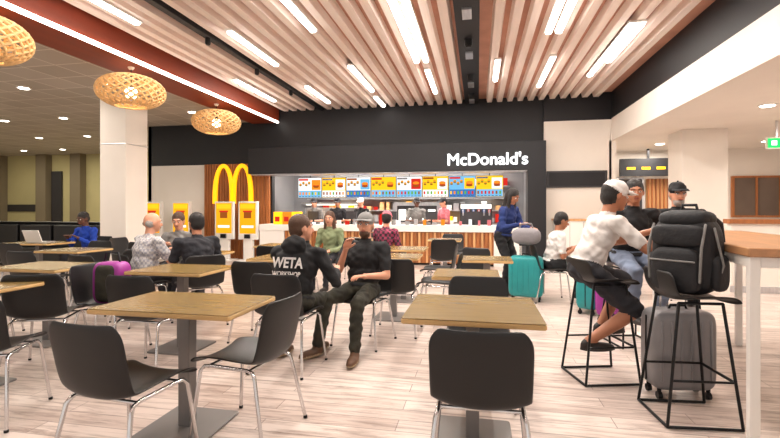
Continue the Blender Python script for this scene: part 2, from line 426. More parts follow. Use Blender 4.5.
# menu boards
bases=['mwhite','myel','mwhite','myel','mwhite','myel','mblue','myel']
for i in range(8):
    b=MB(); w=0.69; x=-4.95+i*0.7
    b.b2(0,w,0.0,0.06,0,0.56,'black'); b.b2(0.008,w-0.008,-0.004,0,0.01,0.55,bases[i])
    b.b2(0.015,w-0.015,-0.007,-0.004,0.015,0.20,['mblue','mwhite','screen','mblue'][i%4])
    b.b2(0.02,0.3,-0.007,-0.004,0.48,0.53,['mred','dgrey','mbrown'][i%3]); b.b2(0.4,0.66,-0.007,-0.004,0.22,0.5,['morange','mwhite','mblue','myel','mred','mwhite','myel','mwhite'][i])
    for k in range(4):
        cx=0.07+k*0.085; cz=0.36+0.05*(k%2); r=0.04
        b.sph((cx,-0.004,cz-0.02),(r,0.006,r*0.45),'mbrown',None,1,12,6); b.sph((cx,-0.006,cz),(r*1.05,0.005,r*0.25),'mgreen',None,1,12,6); b.sph((cx,-0.007,cz+0.022),(r,0.006,r*0.6),'morange',None,1,12,6)
    b.sph((0.53,-0.008,0.31),(0.09,0.006,0.035),'mbrown',None,1,14,6); b.sph((0.53,-0.01,0.345),(0.095,0.006,0.02),'mred',None,1,14,6); b.sph((0.53,-0.012,0.38),(0.09,0.007,0.045),'morange',None,1,14,6)
    for k in range(7):
        b.b2(0.03+k*0.092,0.085+k*0.092,-0.009,-0.007,0.03,0.045,'dgrey'); b.b2(0.035+k*0.092,0.08+k*0.092,-0.009,-0.007,0.08,0.16,random.choice(['mbrown','mred','morange','mgreen','myel']))
    b.b2(w/2-0.01,w/2+0.01,0.02,0.04,0.56,1.03,'blackmetal')
    b.obj('menu_board',None,(x,11.9,1.62))
def _(b):
    b.b2(-5.2,0.9,13.0,13.6,0,0.9,'steel')
    for z in (1.25,1.6,1.95): b.b2(-5.2,0.9,13.2,13.6,z,z+0.03,'steel')
    for zz in (1.28,1.98,0.93):
        for i in range(30):
            x=-5.1+i*0.2; b.b2(x,x+random.uniform(0.08,0.16),13.25,13.5,zz,zz+random.uniform(0.1,0.25),random.choice(['white','mred','steel','yellow','wood2','white','softwhite']))
simple('kitchen_shelving',_)
def _(b):
    b.b2(-2.3,-1.0,12.3,12.9,0,1.5,'steel'); b.b2(-2.2,-1.1,12.28,12.3,0.95,1.4,'dgrey')
    for i in range(4): b.b2(-2.15+i*0.27,-1.95+i*0.27,12.26,12.29,1.0,1.3,'softwhite')
simple('heated_cabinet',_,bevel=0.01)
def _(b):
    b.b2(-4.9,-3.4,12.3,12.9,0,1.35,'steel')
    for i in range(5): b.b2(-4.8+i*0.28,-4.58+i*0.28,12.27,12.3,0.95,1.25,random.choice(['softwhite','white','dgrey']))
    b.b2(-5.0,-3.3,12.2,12.9,1.45,1.5,'steel'); b.b2(-4.9,-3.4,12.35,12.5,1.42,1.45,'softwhite')
simple('food_prep_station',_,bevel=0.01)
def _(b):
    b.b2(-0.5,0.4,11.5,12.0,0,0.9,'steel'); b.b2(-0.45,0.35,11.6,12.0,0.9,1.45,'dgrey'); b.b2(-0.43,0.33,11.59,11.6,1.32,1.43,'softwhite')
    for i in range(6): b.tube([(-0.37+i*0.13,11.56,1.28),(-0.37+i*0.13,11.56,1.15)],0.02,'steel'); b.b2(-0.4+i*0.13,-0.34+i*0.13,11.57,11.6,1.22,1.3,'mred' if i%2 else 'screen')
simple('drinks_dispenser',_,bevel=0.01)
for x in (-4.4,-2.9,-1.4,0.1):
    for y in (11.6,12.8):
        b=MB(); b.b2(x-0.6,x+0.6,y-0.1,y+0.1,2.63,2.69,'down'); b.obj('kitchen_ceiling_light')
def text(name,body,size,off=0.0,ext=0.01,m='whiteglow'):
    c=D.curves.new(name,'FONT'); c.body=body; c.size=size; c.extrude=ext; c.offset=off; c.align_x='CENTER'; c.align_y='CENTER'
    o=D.objects.new(name,c); COL.objects.link(o)
    dg=bpy.context.evaluated_depsgraph_get(); dg.update(); me=D.meshes.new_from_object(o.evaluated_get(dg)); D.objects.remove(o)
    me.materials.clear(); me.materials.append(M[m]); o=D.objects.new(name,me); COL.objects.link(o); return o
# bold lettering: outline text plus two small shifted strokes joined into one mesh
t=text('restaurant_sign_lettering',"McDonald's",0.34,0.0,0.02)
src=[v.co.copy() for v in t.data.vertices]; pf=[tuple(p.vertices) for p in t.data.polygons]
vv=[];ff=[]
for dx,dz in ((-0.008,0),(0.008,0),(0,0.006),(0,-0.006)):
    o=len(vv); vv+=[(c.x+dx,c.y+dz,c.z+dx*0.05+dz*0.03) for c in src]; ff+=[tuple(i+o for i in f) for f in pf]
me=D.meshes.new('lettering'); me.from_pydata(vv,[],ff); me.materials.append(M['whiteglow']); t.data=me
t.location=(0.2,10.52,2.44); t.rotation_euler=(math.pi/2,0,0)
wd=max(v[0] for v in vv)-min(v[0] for v in vv); t.scale=(1.8/wd,1.8/wd,1)
# ---------------------------------------------------------------- pendant lamps
def pendant(x,y,z=3.17):
    e=empty('woven_pendant_lamp',(x,y,z)); b=MB(); a=0.49;h=0.245; n=22
    for sgn in (1,-1):
        for i in range(n):
            pts=[]
            for k in range(15):
                ph=math.radians(-66+132*k/14); th=2*math.pi*i/n+sgn*(k/14)*1.7
                pts.append((a*math.cos(ph)**0.8*math.cos(th),a*math.cos(ph)**0.8*math.sin(th),h*math.sin(ph)))
            b.tube(pts,0.017,'wicker',5)
    for ph in (-66,66):
        r=a*math.cos(math.radians(ph))**0.8; b.tube([(r*math.cos(t*math.pi/12),r*math.sin(t*math.pi/12),h*math.sin(math.radians(ph))) for t in range(24)],0.016,'wicker',6,closed=True)
    b.obj('shade',e,smooth=True)
    b=MB(); b.tube([(0,0,0.1),(0,0,ZT-z-0.01)],0.008,'blackmetal'); b.tube([(0,0,0.1),(0,0,0.03)],0.03,'blackmetal',10); b.tube([(0,0,ZT-z-0.05),(0,0,ZT-z-0.03)],0.05,'white',12); 
    for k in range(3):
        a2=k*2.094; b.tube([(0,0,0.22),(0.22*math.cos(a2),0.22*math.sin(a2),0.22)],0.006,'blackmetal',6)
    b.obj('cord',e)
    b=MB(); b.sph((0,0,-0.02),0.09,'lampglow'); b.obj('bulb',e,smooth=True)
for p in ((-5.42,4.0,3.2),(-5.4,6.22),(-5.5,8.75)): pendant(*p)
# ---------------------------------------------------------------- tables
def table(x,y,w=0.7,d=0.7,rz=0,name='dining_table'):
    e=empty(name,(x,y,0),rz)
    b=MB(); b.rbox((0,0,0.7325),(w,d,0.027),'edge',0.012); b.rbox((0,0,0.7485),(w-0.004,d-0.004,0.003),'top',0.012); b.obj('table_top',e)
    b=MB(); b.box((0,0,0.365),(0.075,0.075,0.70),'col'); b.box((0,0,0.715),(0.4,0.05,0.01),'blackmetal'); b.box((0,0,0.715),(0.05,0.4,0.01),'blackmetal')
    b.obj('column',e,bevel=0.006)
    b=MB(); b.rbox((0,0,0.008),(0.44,0.44,0.016),'col',0.02); b.obj('base_plate',e)
    return e
for t in ((-0.03,2.62,0.72,0.68,0),(-1.72,2.43,0.88,0.56,0),(-3.68,2.62,0.8,0.56,0),(-2.74,3.8,0.76,0.6,0),(-4.2,3.75,0.8,0.6,0),
          (-0.1,4.0,0.56,0.52,0),(0.1,5.25,0.55,0.5,0),(-1.0,5.35,0.65,0.55,0),(-2.25,4.9,0.6,0.55,0),(-3.6,5.25,0.8,0.55,0),
          (-1.05,6.4,0.65,0.6,0),(-3.0,6.6,0.7,0.6,0),(-5.5,5.3,0.7,0.6,0),(-5.2,6.9,0.7,0.6,0),(-7.25,6.3,0.9,0.55,0),(1.95,7.3,0.6,0.6,0),(-2.2,8.4,0.6,0.6,0),(-0.6,8.4,0.6,0.6,0)):
    table(*t)
def catmull(P,n):
    out=[];P=[2*P[0]-P[1]]+P+[2*P[-1]-P[-2]]
    segs=len(P)-3
    for k in range(n+1):
        u=segs*k/n; i=min(int(u),segs-1); t=u-i; a,b,c,d=P[i:i+4]
        out.append(0.5*((2*b)+(c-a)*t+(2*a-5*b+4*c-d)*t*t+(3*b-a-3*c+d)*t**3))
    return out
def shell_mesh(prof,wf,name,curv=0.03,thick=0.011):
    rows=28; colsn=12; P=catmull([V((0,y,z)) for y,z in prof],rows); b=MB(); vs=[];fs=[]
    for j,p in enumerate(P):
        s=j/rows; t=(P[min(j+1,rows)]-P[max(j-1,0)]).normalized(); N=V((0,t.z,-t.y))
        if N.z<0 and N.y<0: N=-N
        if N.z<-0.2: N=-N
        e=abs(2*s-1); f=1 if e<0.86 else 0.80+0.20*math.sqrt(max(0,1-((e-0.86)/0.14)**2))
        w=wf(s)*f
        for i in range(colsn+1):
            u=-1+2*i/colsn; c=curv(s) if callable(curv) else curv
            vs.append(p+V((u*w,0,0))+N*(c*abs(u)**2.4))
    for j in range(rows):
        for i in range(colsn): a=j*(colsn+1)+i; fs.append((a,a+1,a+colsn+2,a+colsn+1))
    b.add(vs,fs,'chair'); me=b.mesh(name,True)
    def f(o):
        m=o.modifiers.new('s','SOLIDIFY'); m.thickness=thick; m.offset=0
        m=o.modifiers.new('b','SUBSURF'); m.levels=1
    return bake(me,f)
chair_prof=[(0.225,0.425),(0.20,0.445),(0.10,0.45),(-0.05,0.44),(-0.15,0.437),(-0.205,0.46),(-0.23,0.53),(-0.25,0.65),(-0.275,0.805)]
chair_shell=shell_mesh(chair_prof,lambda s:0.218-0.03*max(0,0.5-s)*0.6+0.008*max(0,s-0.5),'seat_shell',lambda s:0.022+0.02*math.sin(math.pi*s))
b=MB()
for sx in (-1,1):
    b.tube([(sx*0.235,0.215,0.009),(sx*0.195,0.175,0.40),(sx*0.185,0.155,0.425),(sx*0.185,0.12,0.43),(sx*0.185,-0.12,0.425),(sx*0.185,-0.155,0.415),(sx*0.195,-0.175,0.39),(sx*0.235,-0.255,0.009)],0.0105,'chrome',8)
b.tube([(-0.185,0.13,0.425),(0.185,0.13,0.425)],0.01,'chrome',8); b.tube([(-0.185,-0.13,0.42),(0.185,-0.13,0.42)],0.01,'chrome',8)
for sx in (-1,1):
    for y in (0.215,-0.255): b.tube([(sx*0.2353,y,0.004),(sx*0.2353,y,0.018)],0.013,'blackmetal',8,rnd=False)
chair_legs=b.mesh('leg_frame',True)
def chair(x,y,rz=0):
    e=empty('dining_chair',(x,y,0),rz); link(chair_shell,'seat_shell',e); link(chair_legs,'leg_frame',e); return e
for c in ((0.01,2.17,0),(-1.70,1.95,-6),(-1.34,2.46,84),(-3.02,2.30,22),(0.0,3.18,180),(-2.62,3.24,0),(-3.5,3.12,24),(-3.28,3.55,-85),
          (-2.15,4.25,0),(-0.85,4.75,0),(-0.45,5.3,88),(-4.35,3.15,0),(-5.0,3.75,-90),(-1.55,6.4,-90),(-0.55,6.4,88),(-0.15,5.75,150),
          (-2.8,6.0,0),(-3.1,7.2,180),(-5.4,4.7,0),(-5.9,5.9,180),(-5.1,6.3,0),(-6.0,6.9,-90),(-4.6,5.1,90),(-4.25,4.45,-10),
          (-2.2,7.85,0),(-2.2,9.0,180),(-0.6,7.8,10),(-0.5,9.0,180),(2.45,7.3,90),(-4.6,2.3,0),(-6.8,5.7,0),(-7.7,5.7,0),(-2.3,5.5,180)):
    chair(*c)
stool_shell=shell_mesh([(0.19,0.735),(0.165,0.755),(0.05,0.755),(-0.08,0.75),(-0.15,0.765),(-0.185,0.82),(-0.2,0.93)],lambda s:0.2,'stool_shell',lambda s:0.02+0.02*math.sin(math.pi*s))
b=MB()
for sx in (-1,1):
    b.tube([(sx*0.14,0.13,0.74),(sx*0.195,0.21,0.012)],0.0095,'blackmetal',8)
    b.tube([(sx*0.14,-0.12,0.74),(sx*0.195,-0.21,0.012)],0.0095,'blackmetal',8)
    b.tube([(sx*0.195,0.21,0.012),(sx*0.195,-0.21,0.012)],0.0095,'blackmetal',8)
    b.tube([(sx*0.174,0.18,0.28),(sx*0.174,-0.177,0.28)],0.008,'blackmetal',8)
    b.tube([(sx*0.14,0.13,0.74),(sx*0.14,-0.12,0.74)],0.009,'blackmetal',8)
b.tube([(-0.174,0.18,0.28),(0.174,0.18,0.28)],0.0095,'blackmetal',8); b.tube([(-0.195,-0.21,0.012),(0.195,-0.21,0.012)],0.0095,'blackmetal',8)
stool_legs=b.mesh('stool_frame',True)
def stool(x,y,rz=0):
    e=empty('bar_stool',(x,y,0),rz); link(stool_shell,'seat_shell',e); link(stool_legs,'leg_frame',e); return e
stool(1.30,3.16,-85); stool(0.93,3.76,-75); stool(1.46,4.78,-165)
stool(2.14,5.42,165)
e=empty('communal_high_table',(1.97,3.846,0),-7.47)
b=MB(); b.rbox((0,0,1.075),(0.78,2.3,0.05),'woodtop',0.01); b.obj('table_top',e)
b=MB()
for sx in (-1,1):
    for sy in (-1,1): b.box((sx*0.35,sy*1.1,0.525),(0.05,0.05,1.05),'white')
b.box((0,1.1,1.02),(0.65,0.04,0.06),'white'); b.box((0,-1.1,1.02),(0.65,0.04,0.06),'white'); b.box((0.35,0,1.02),(0.04,2.15,0.06),'white'); b.box((-0.35,0,1.02),(0.04,2.15,0.06),'white')
b.obj('leg_frame',e,bevel=0.004)
# ---------------------------------------------------------------- luggage
def suitcase(x,y,rz,m,w=0.42,d=0.25,h=0.56,name='wheeled_suitcase'):
    e=empty(name,(x,y,0),rz); b=MB(); z0=0.06
    b.sph((0,0,z0+h/2),(w/2,d/2,h/2),m,e=0.28,nu=36,nv=24)
    b.obj('shell',e,smooth=True)
    b=MB()
    for i in range(6):
        xx=-w*0.38+i*w*0.76/5
        for sy in (-1,1): b.tube([(xx,sy*d*0.49,z0+0.07),(xx,sy*d*0.503,z0+h*0.5),(xx,sy*d*0.49,z0+h-0.07)],0.007,m,6)
    b.tube([(w*0.502,0,z0+0.05),(w*0.505,0,z0+h*0.5),(w*0.502,0,z0+h-0.05)],0.006,'blackmetal',6); b.tube([(-w*0.502,0,z0+0.05),(-w*0.505,0,z0+h*0.5),(-w*0.502,0,z0+h-0.05)],0.006,'blackmetal',6)
    b.obj('ribs',e,smooth=True)
    b=MB()
    for sx in (-1,1):
        for sy in (-1,1):
            cx,cy=sx*w*0.38,sy*d*0.32
            b.tube([(cx-0.014,cy,0.026),(cx+0.014,cy,0.026)],0.025,'blackmetal',14,rnd=False); b.tube([(cx,cy,0.03),(cx,cy,z0+0.02)],0.014,'blackmetal',8)
    b.obj('wheels',e)
    b=MB(); zt=z0+h
    b.tube([(-0.09,d*0.25,zt-0.02),(-0.09,d*0.25,zt+0.14)],0.008,'chrome',8); b.tube([(0.09,d*0.25,zt-0.02),(0.09,d*0.25,zt+0.14)],0.008,'chrome',8)
    b.tube([(-0.1,d*0.25,zt+0.15),(0.1,d*0.25,zt+0.15)],0.015,'blackmetal',8)
    b.tube([(-0.06,0,zt-0.005),(-0.05,0,zt+0.025),(0.05,0,zt+0.025),(0.06,0,zt-0.005)],0.009,'blackmetal',8)
    b.obj('handle',e,smooth=True)
suitcase(1.38,3.5,8,'greycase',0.43,0.22,0.55)
suitcase(0.68,6.72,-10,'tealc',0.48,0.28,0.58)
suitcase(1.40,6.08,60,'tealc',0.42,0.24,0.55)
suitcase(1.52,5.75,70,'purple',0.38,0.24,0.5)
def backpack(x,y,z,rz):
    e=empty('backpack',(x,y,z),rz); b=MB()
    b.sph((0,0,0.25),(0.185,0.13,0.25),'bagblack',e=0.6,nu=32,nv=20); b.sph((0,-0.13,0.16),(0.14,0.06,0.14),'bagblack',e=0.5); b.sph((0,-0.11,0.37),(0.15,0.05,0.07),'bagblack',e=0.5)
    b.sph((0,0.0,0.47),(0.15,0.12,0.06),'bagblack',e=0.7)
    for s in (-1,1): b.sph((s*0.185,0,0.15),(0.03,0.08,0.11),'bagblack',e=0.6)
    b.obj('bag_body',e,smooth=True)
    b=MB()
    for s in (-1,1):
        b.tube([(s*0.09,0.11,0.48),(s*0.1,0.19,0.44),(s*0.11,0.2,0.3),(s*0.13,0.15,0.14),(s*0.15,0.1,0.05)],0.022,'bagblack',8)
        b.tube([(s*0.15,-0.1,0.44),(s*0.155,-0.16,0.3),(s*0.145,-0.16,0.1)],0.008,'cgrey',6)
        b.tube([(s*0.18,-0.06,0.42),(s*0.22,-0.04,0.2),(s*0.18,-0.05,0.06)],0.007,'cgrey',6)
    b.tube([(-0.05,0.03,0.51),(-0.04,0.03,0.56),(0.04,0.03,0.56),(0.05,0.03,0.51)],0.01,'bagblack',8)
    b.tube([(-0.13,-0.19,0.22),(0.13,-0.19,0.22)],0.006,'cgrey',6)
    b.obj('straps',e,smooth=True)
backpack(1.30,3.16,0.775,-48)
def _(b):
    b.sph((0,0,0.12),(0.2,0.13,0.12),'greybag',e=0.7,nu=30,nv=16)
    b.tube([(-0.1,0,0.21),(-0.07,0,0.3),(0.07,0,0.3),(0.1,0,0.21)],0.012,'greybag')
simple('travel_bag',_,smooth=True,loc=(0.68,6.7,0.8),rz=-10)
def _(b):
    b.sph((0,0,0.19),(0.14,0.1,0.19),'purple',e=0.4,nu=24,nv=16); b.sph((0,-0.03,0.19),(0.10,0.09,0.17),M['ccamo'],e=0.4)
    b.tube([(-0.08,0,0.36),(-0.06,0,0.46),(0.06,0,0.46),(0.08,0,0.36)],0.01,'bagblack')
simple('tote_bag',_,smooth=True,loc=(-3.28,3.55,0.452),rz=5)
def _(b):
    b.b2(-0.16,0.16,-0.11,0.11,0,0.016,'steel'); b.box((0,-0.16,0.11),(0.32,0.012,0.21),'white',Matrix.Rotation(math.radians(20),3,'X'))
simple('laptop',_,loc=(-7.2,6.3,0.75),rz=0)
# ---------------------------------------------------------------- people
def ik(a,t,l1,l2,pole):
    v=t-a; d=min(v.length,l1+l2-0.004); u=v.normalized(); x=(l1*l1-l2*l2+d*d)/(2*d); h=math.sqrt(max(l1*l1-x*x,0))
    p=V(pole); p=(p-u*p.dot(u)).normalized(); return a+u*x+p*h, a+u*d
def person(name,loc,rz,ph,lean=8,hands=None,feet=None,head=(0,0),shirt='cblack',sleeve='long',pants='cdark',plen='long',shoe='shoe',skin='skin',hair='hair',style='short',
           cap=None,beard=None,vox=0.011,hood=False,toe=(0,0),armpole=None,kpole=(0,1,0.8),wide=1.0,cross=False):
    e=empty(name,(loc[0],loc[1],0),rz)
    l=math.radians(lean); up=V((0,math.sin(l),math.cos(l))); fw=V((0,math.cos(l),-math.sin(l))); X=V((1,0,0))
    P=V((0,0,ph)); RT=Matrix((X,fw,up)).transposed()
    neck=P+up*0.46; prims=[]
    def cp(a,ra,b_,rb,m): prims.append(('c',V(a),ra,V(b_),rb,m))
    def el(c,ax,m,R=None): prims.append(('e',V(c),V(ax),R or Matrix.Identity(3),m))
    W=wide
    el(P+up*0.0,(0.165*W,0.125*W,0.11),pants,RT)
    el(P+up*0.13-fw*0.005,(0.15*W,0.118*W,0.14),shirt,RT); el(P+up*0.29,(0.165*W,0.12*W,0.17),shirt,RT)
    el(P+up*0.36-fw*0.02,(0.17*W,0.1,0.09),shirt,RT)
    el(P+up*0.035,(0.163*W,0.128*W,0.04),shirt,RT)
    sh=[P+up*0.405+X*(s*0.175*W) for s in (-1,1)]
    cp(sh[0],0.06,sh[1],0.06,shirt)
    cp(P+up*0.42,0.075,neck+up*0.0,0.062,shirt)
    hy,hp=math.radians(head[0]),math.radians(head[1])
    RH=Matrix.Rotation(hy,3,'Z')@Matrix.Rotation(-hp,3,'X')
    l2=l*0.6; hc=neck+V((0,math.sin(l2),math.cos(l2)))*0.165+V((0,0.02,0))
    H=lambda x,y,z: hc+RH@V((x,y,z))
    cp(neck-up*0.03,0.056,H(0,-0.02,-0.06),0.052,skin)
    el(H(0,-0.012,0.012),(0.075,0.094,0.102),skin,RH); el(H(0,0.022,-0.03),(0.061,0.07,0.08),skin,RH); el(H(0,0.05,-0.085),(0.036,0.036,0.028),skin,RH)
    cp(H(0,0.086,0.008),0.009,H(0,0.106,-0.028),0.014,skin)
    for s in (-1,1):
        el(H(s*0.076,-0.005,-0.008),(0.012,0.02,0.031),skin,RH); cp(H(s*0.012,0.082,0.026),0.01,H(s*0.045,0.068,0.026),0.01,skin)
    if style in('short','long','bun') : el(H(0,-0.022,0.034),(0.084,0.098,0.094),hair,RH); el(H(0,-0.045,-0.01),(0.078,0.07,0.085),hair,RH)
    if style=='long':
        cp(H(0,-0.07,0.0),0.065,neck-fw*0.08-up*0.08,0.05,hair)
        for s in (-1,1): cp(H(s*0.068,-0.015,0.02),0.03,neck+X*s*0.09+fw*0.02-up*0.04,0.028,hair)
    if style=='bun': el(H(0,-0.12,0.05),(0.045,0.04,0.045),hair,RH)
    if style=='bald':
        for s in (-1,1): el(H(s*0.055,-0.045,-0.02),(0.026,0.055,0.04),hair,RH)
    if cap: el(H(0,-0.012,0.045),(0.086,0.105,0.085),cap,RH)
    if beard: el(H(0,0.036,-0.088),(0.054,0.056,0.044),beard,RH)
    if hood:
        el(neck-fw*0.09-up*0.0,(0.12,0.06,0.085),shirt,RT); cp(neck-X*0.09,0.035,neck+X*0.09,0.035,shirt)
    if hands is None: hands=[(-0.12,0.30,ph+0.10),(0.12,0.30,ph+0.10)]
    hb=MB()
    for k,s in enumerate((-1,1)):
        pole=V((s*0.6,-0.8,-0.6)) if armpole is None else V(armpole[k])
        el_,wr=ik(sh[k],V(hands[k]),0.28,0.25,pole)
        if sleeve=='long':
            cp(sh[k],0.062,el_,0.047,shirt); cp(el_,0.047,wr+(el_-wr).normalized()*0.015,0.034,shirt)
        else:
            mid=sh[k].lerp(el_,0.72); cp(sh[k],0.064,mid,0.056,shirt); cp(mid,0.044,el_,0.038,skin); cp(el_,0.038,wr,0.025,skin)
        d=(wr-el_).normalized(); n=V((0,0,-1)); n=(n-d*n.dot(d))
        if n.length<0.2: n=V((-s,0,0))-d*(-s*d.x)
        n.normalize(); side=d.cross(n)*1.0
        if side.dot(V((s,0,0)))<0: side=-side
        RR=Matrix((side,d,n)).transposed()
        hb.tube([wr-d*0.03,wr,wr+d*0.02],[0.024,0.025,0.027],skin,10)
        hb.sph(wr+d*0.05,(0.04,0.052,0.016),skin,RR,0.85,14,10)
        for f,(off,L) in enumerate(((-0.03,0.072),(-0.01,0.082),(0.01,0.076),(0.029,0.06))):
            b0=wr+d*0.085+side*off; p1=b0+(d+n*0.15).normalized()*L*0.42; p2=p1+(d+n*0.7).normalized()*L*0.32; p3=p2+(d*0.6+n).normalized()*L*0.26
            hb.tube([b0-d*0.015,b0,p1,p2,p3],[0.0095,0.0095,0.009,0.0082,0.007],skin,7)
        t0=wr+d*0.03-side*0.033; t1=t0+(d*0.7-side*0.7+n*0.2).normalized()*0.035; t2=t1+(d-side*0.2+n*0.5).normalized()*0.03
        hb.tube([wr+d*0.015-side*0.015,t0,t1,t2],[0.013,0.013,0.011,0.009],skin,7)
    if feet is None: feet=[(-0.12,0.42,0.09),(0.12,0.42,0.09)]
    for k,s in enumerate((-1,1)):
        hip=P+X*(s*0.09)-up*0.01; kn,an=ik(hip,V(feet[k]),0.43,0.41,(s*0.15,kpole[1],kpole[2]))
        if plen=='long': cp(hip,0.092,kn,0.064,pants); cp(kn,0.064,an+(kn-an).normalized()*0.03,0.05,pants)
        else: cp(hip,0.094,kn+(kn-hip).normalized()*-0.02,0.078,pants); cp(kn,0.054,kn.lerp(an,0.4),0.054,skin); cp(kn.lerp(an,0.4),0.052,an,0.036,skin)
        ta=math.radians(toe[k]); td=V((math.sin(ta),math.cos(ta),0)); 
        RF=Matrix((V((td.y,-td.x,0)),td,V((0,0,1)))).transposed(); zf=an.z-0.045
        an2=V((an.x,an.y,zf)); el(an2+td*0.065,(0.045,0.135,0.034),shoe,RF); el(an2+td*0.0+V((0,0,0.015)),(0.042,0.065,0.05),shoe,RF); el(an2+td*0.065-V((0,0,0.018)),(0.05,0.14,0.017),'sole' if shoe!='shoe' else shoe,RF)
    b=MB()
    for p in prims:
        if p[0]=='e': b.sph(p[1],p[2],'skin',p[3])
        else:
            a,ra,c,rb=p[1:5]; dd=(c-a)
            if dd.length<1e-5: dd=V((0,0,1))
            x,y=frame(dd); R=Matrix((x,y,dd.normalized())).transposed(); o=len(b.v); b.sph((0,0,0),1,'skin',R)
            dn=dd.normalized()
            for i in range(o,len(b.v)):
                q=V(b.v[i]); b.v[i]=tuple((c+q*rb) if q.dot(dn)>1e-4 else (a+q*ra))
    def f(o):
        m=o.modifiers.new('r','REMESH'); m.mode='VOXEL'; m.voxel_size=vox; m.use_smooth_shade=True
        m=o.modifiers.new('s','SMOOTH'); m.factor=0.5; m.iterations=3
    me=bake(b.mesh('body'),f); me.name='body'; me.materials.clear()
    names=[]; 
    for p in prims:
        if p[-1] not in names: names.append(p[-1])
    for n in names: me.materials.append(M[n] if isinstance(n,str) else n)
    nf=len(me.polygons); C=np.zeros(nf*3); me.polygons.foreach_get('center',C); C=C.reshape(-1,3)
    best=np.full(nf,1e9); idx=np.zeros(nf,int); clothd=np.full(nf,1e9)
    for p in prims:
        if p[0]=='e':
            R=np.array(p[3]); q=(C-np.array(p[1]))@R; ax=np.array(p[2]); k0=np.linalg.norm(q/ax,axis=1); k1=np.linalg.norm(q/ax**2,axis=1)
            dist=k0*(k0-1)/np.maximum(k1,1e-6)
        else:
            a=np.array(p[1]);c=np.array(p[3]); ab=c-a; t=np.clip(((C-a)@ab)/max(ab@ab,1e-9),0,1)
            dist=np.linalg.norm(C-(a+t[:,None]*ab),axis=1)-(p[2]+(p[4]-p[2])*t)
        mm=dist<best; best[mm]=dist[mm]; idx[mm]=names.index(p[-1])
    me.polygons.foreach_set('material_index',idx.tolist()); me.polygons.foreach_set('use_smooth',[True]*nf)
    # soft garment folds on the clothed vertices
    isc=np.array([1.0 if n in (shirt,pants) else 0.0 for n in names]); nv=len(me.vertices)
    vw=np.ones(nv); lp=np.array([v for p in me.polygons for v in p.vertices]); cnt=np.array([len(p.vertices) for p in me.polygons]); pf_=np.repeat(isc[idx],cnt)
    np.minimum.at(vw,lp,pf_)
    co=np.zeros(nv*3); me.vertices.foreach_get('co',co); co=co.reshape(-1,3); no=np.zeros(nv*3); me.vertices.foreach_get('normal',no); no=no.reshape(-1,3)
    ph0=loc[0]*3+loc[1]
    w1=np.sin(co[:,0]*31+np.sin(co[:,2]*17+ph0)*2.2+co[:,1]*13)*np.sin(co[:,2]*43+np.sin(co[:,0]*21+co[:,1]*19)*2+ph0)
    w2=np.sin(co[:,2]*75+co[:,0]*40+np.sin(co[:,1]*33)*2.5)
    co+=no*((w1*0.0065+w2*0.002)*vw)[:,None]; me.vertices.foreach_set('co',co.ravel()); me.update()
    link(me,'body',e); hb.obj('hands',e,smooth=True)
    fb=MB()
    for s in (-1,1):
        fb.sph(H(s*0.03,0.077,0.003),(0.014,0.01,0.009),'eye',RH,1,12,8); fb.sph(H(s*0.03,0.084,0.003),(0.0065,0.004,0.0065),'iris',RH,1,10,6)
        fb.tube([H(s*0.015,0.092,0.026),H(s*0.032,0.088,0.031),H(s*0.048,0.076,0.026)],0.004,hair,6)
    fb.sph(H(0,0.087,-0.06),(0.024,0.01,0.007),'lips',RH,1,14,8)
    fb.obj('face_features',e,smooth=True)
    if cap:
        cb=MB(); vs=[];n=14
        for zz in (0.0,0.006):
            for i in range(n+1):
                a=math.pi*i/n
                vs.append(H(0.078*math.cos(a),0.055+0.02*math.sin(a),0.05+zz)); vs.append(H(0.08*math.cos(a),0.055+0.11*math.sin(a)**0.7,0.04+zz-0.012*abs(math.cos(a))))
        fs=[];o=2*(n+1)
        for i in range(n):
            a=2*i; fs+=[(a,a+1,a+3,a+2),(o+a,o+a+2,o+a+3,o+a+1),(a+1,o+a+1,o+a+3,a+3),(a,a+2,o+a+2,o+a)]
        cb.add(vs,fs,cap); cb.sph(H(0,-0.012,0.13),0.01,cap); cb.obj('cap_brim',e,smooth=True)
    return e,P,up,fw
# foreground couple
pe,P,up,fw=person('seated_woman_in_hoodie',(-1.53,3.55),-8,0.535,14,[(0.0,0.40,0.80),(0.24,0.34,0.76)],[(-0.20,0.14,0.09),(0.06,0.34,0.09)],(-40,0),'cblack','long','ccamo','long','shoeb','skin','brownhair','short',hood=True,vox=0.009,wide=1.18)
tt=text('back_print','WETA',0.12,0.003,0.001,'cwhite'); tt2=text('back_print_small','WORKSHOP',0.055,0.001,0.001,'cwhite')
for o,h in ((tt,0.30),(tt2,0.21)):
    o.parent=pe; o.location=P+up*h-fw*0.155; o.rotation_euler=Matrix((V((1,0,0)),up,-fw)).transposed().to_euler(); o.scale=(0.85,1,1)
chair(-1.54,3.52,-4)
person('seated_man_in_cap',(-1.10,4.25),168,0.535,-8,[(-0.16,0.26,0.70),(0.08,0.20,0.93)],[(-0.18,0.52,0.09),(0.20,0.50,0.09)],(12,-2),'cblack','short','ccamo','long','shoeb','skin','brownhair','short',cap='cgrey',beard='brownhair',vox=0.009,wide=1.12,toe=(-15,20))
chair(-1.10,4.27,168)
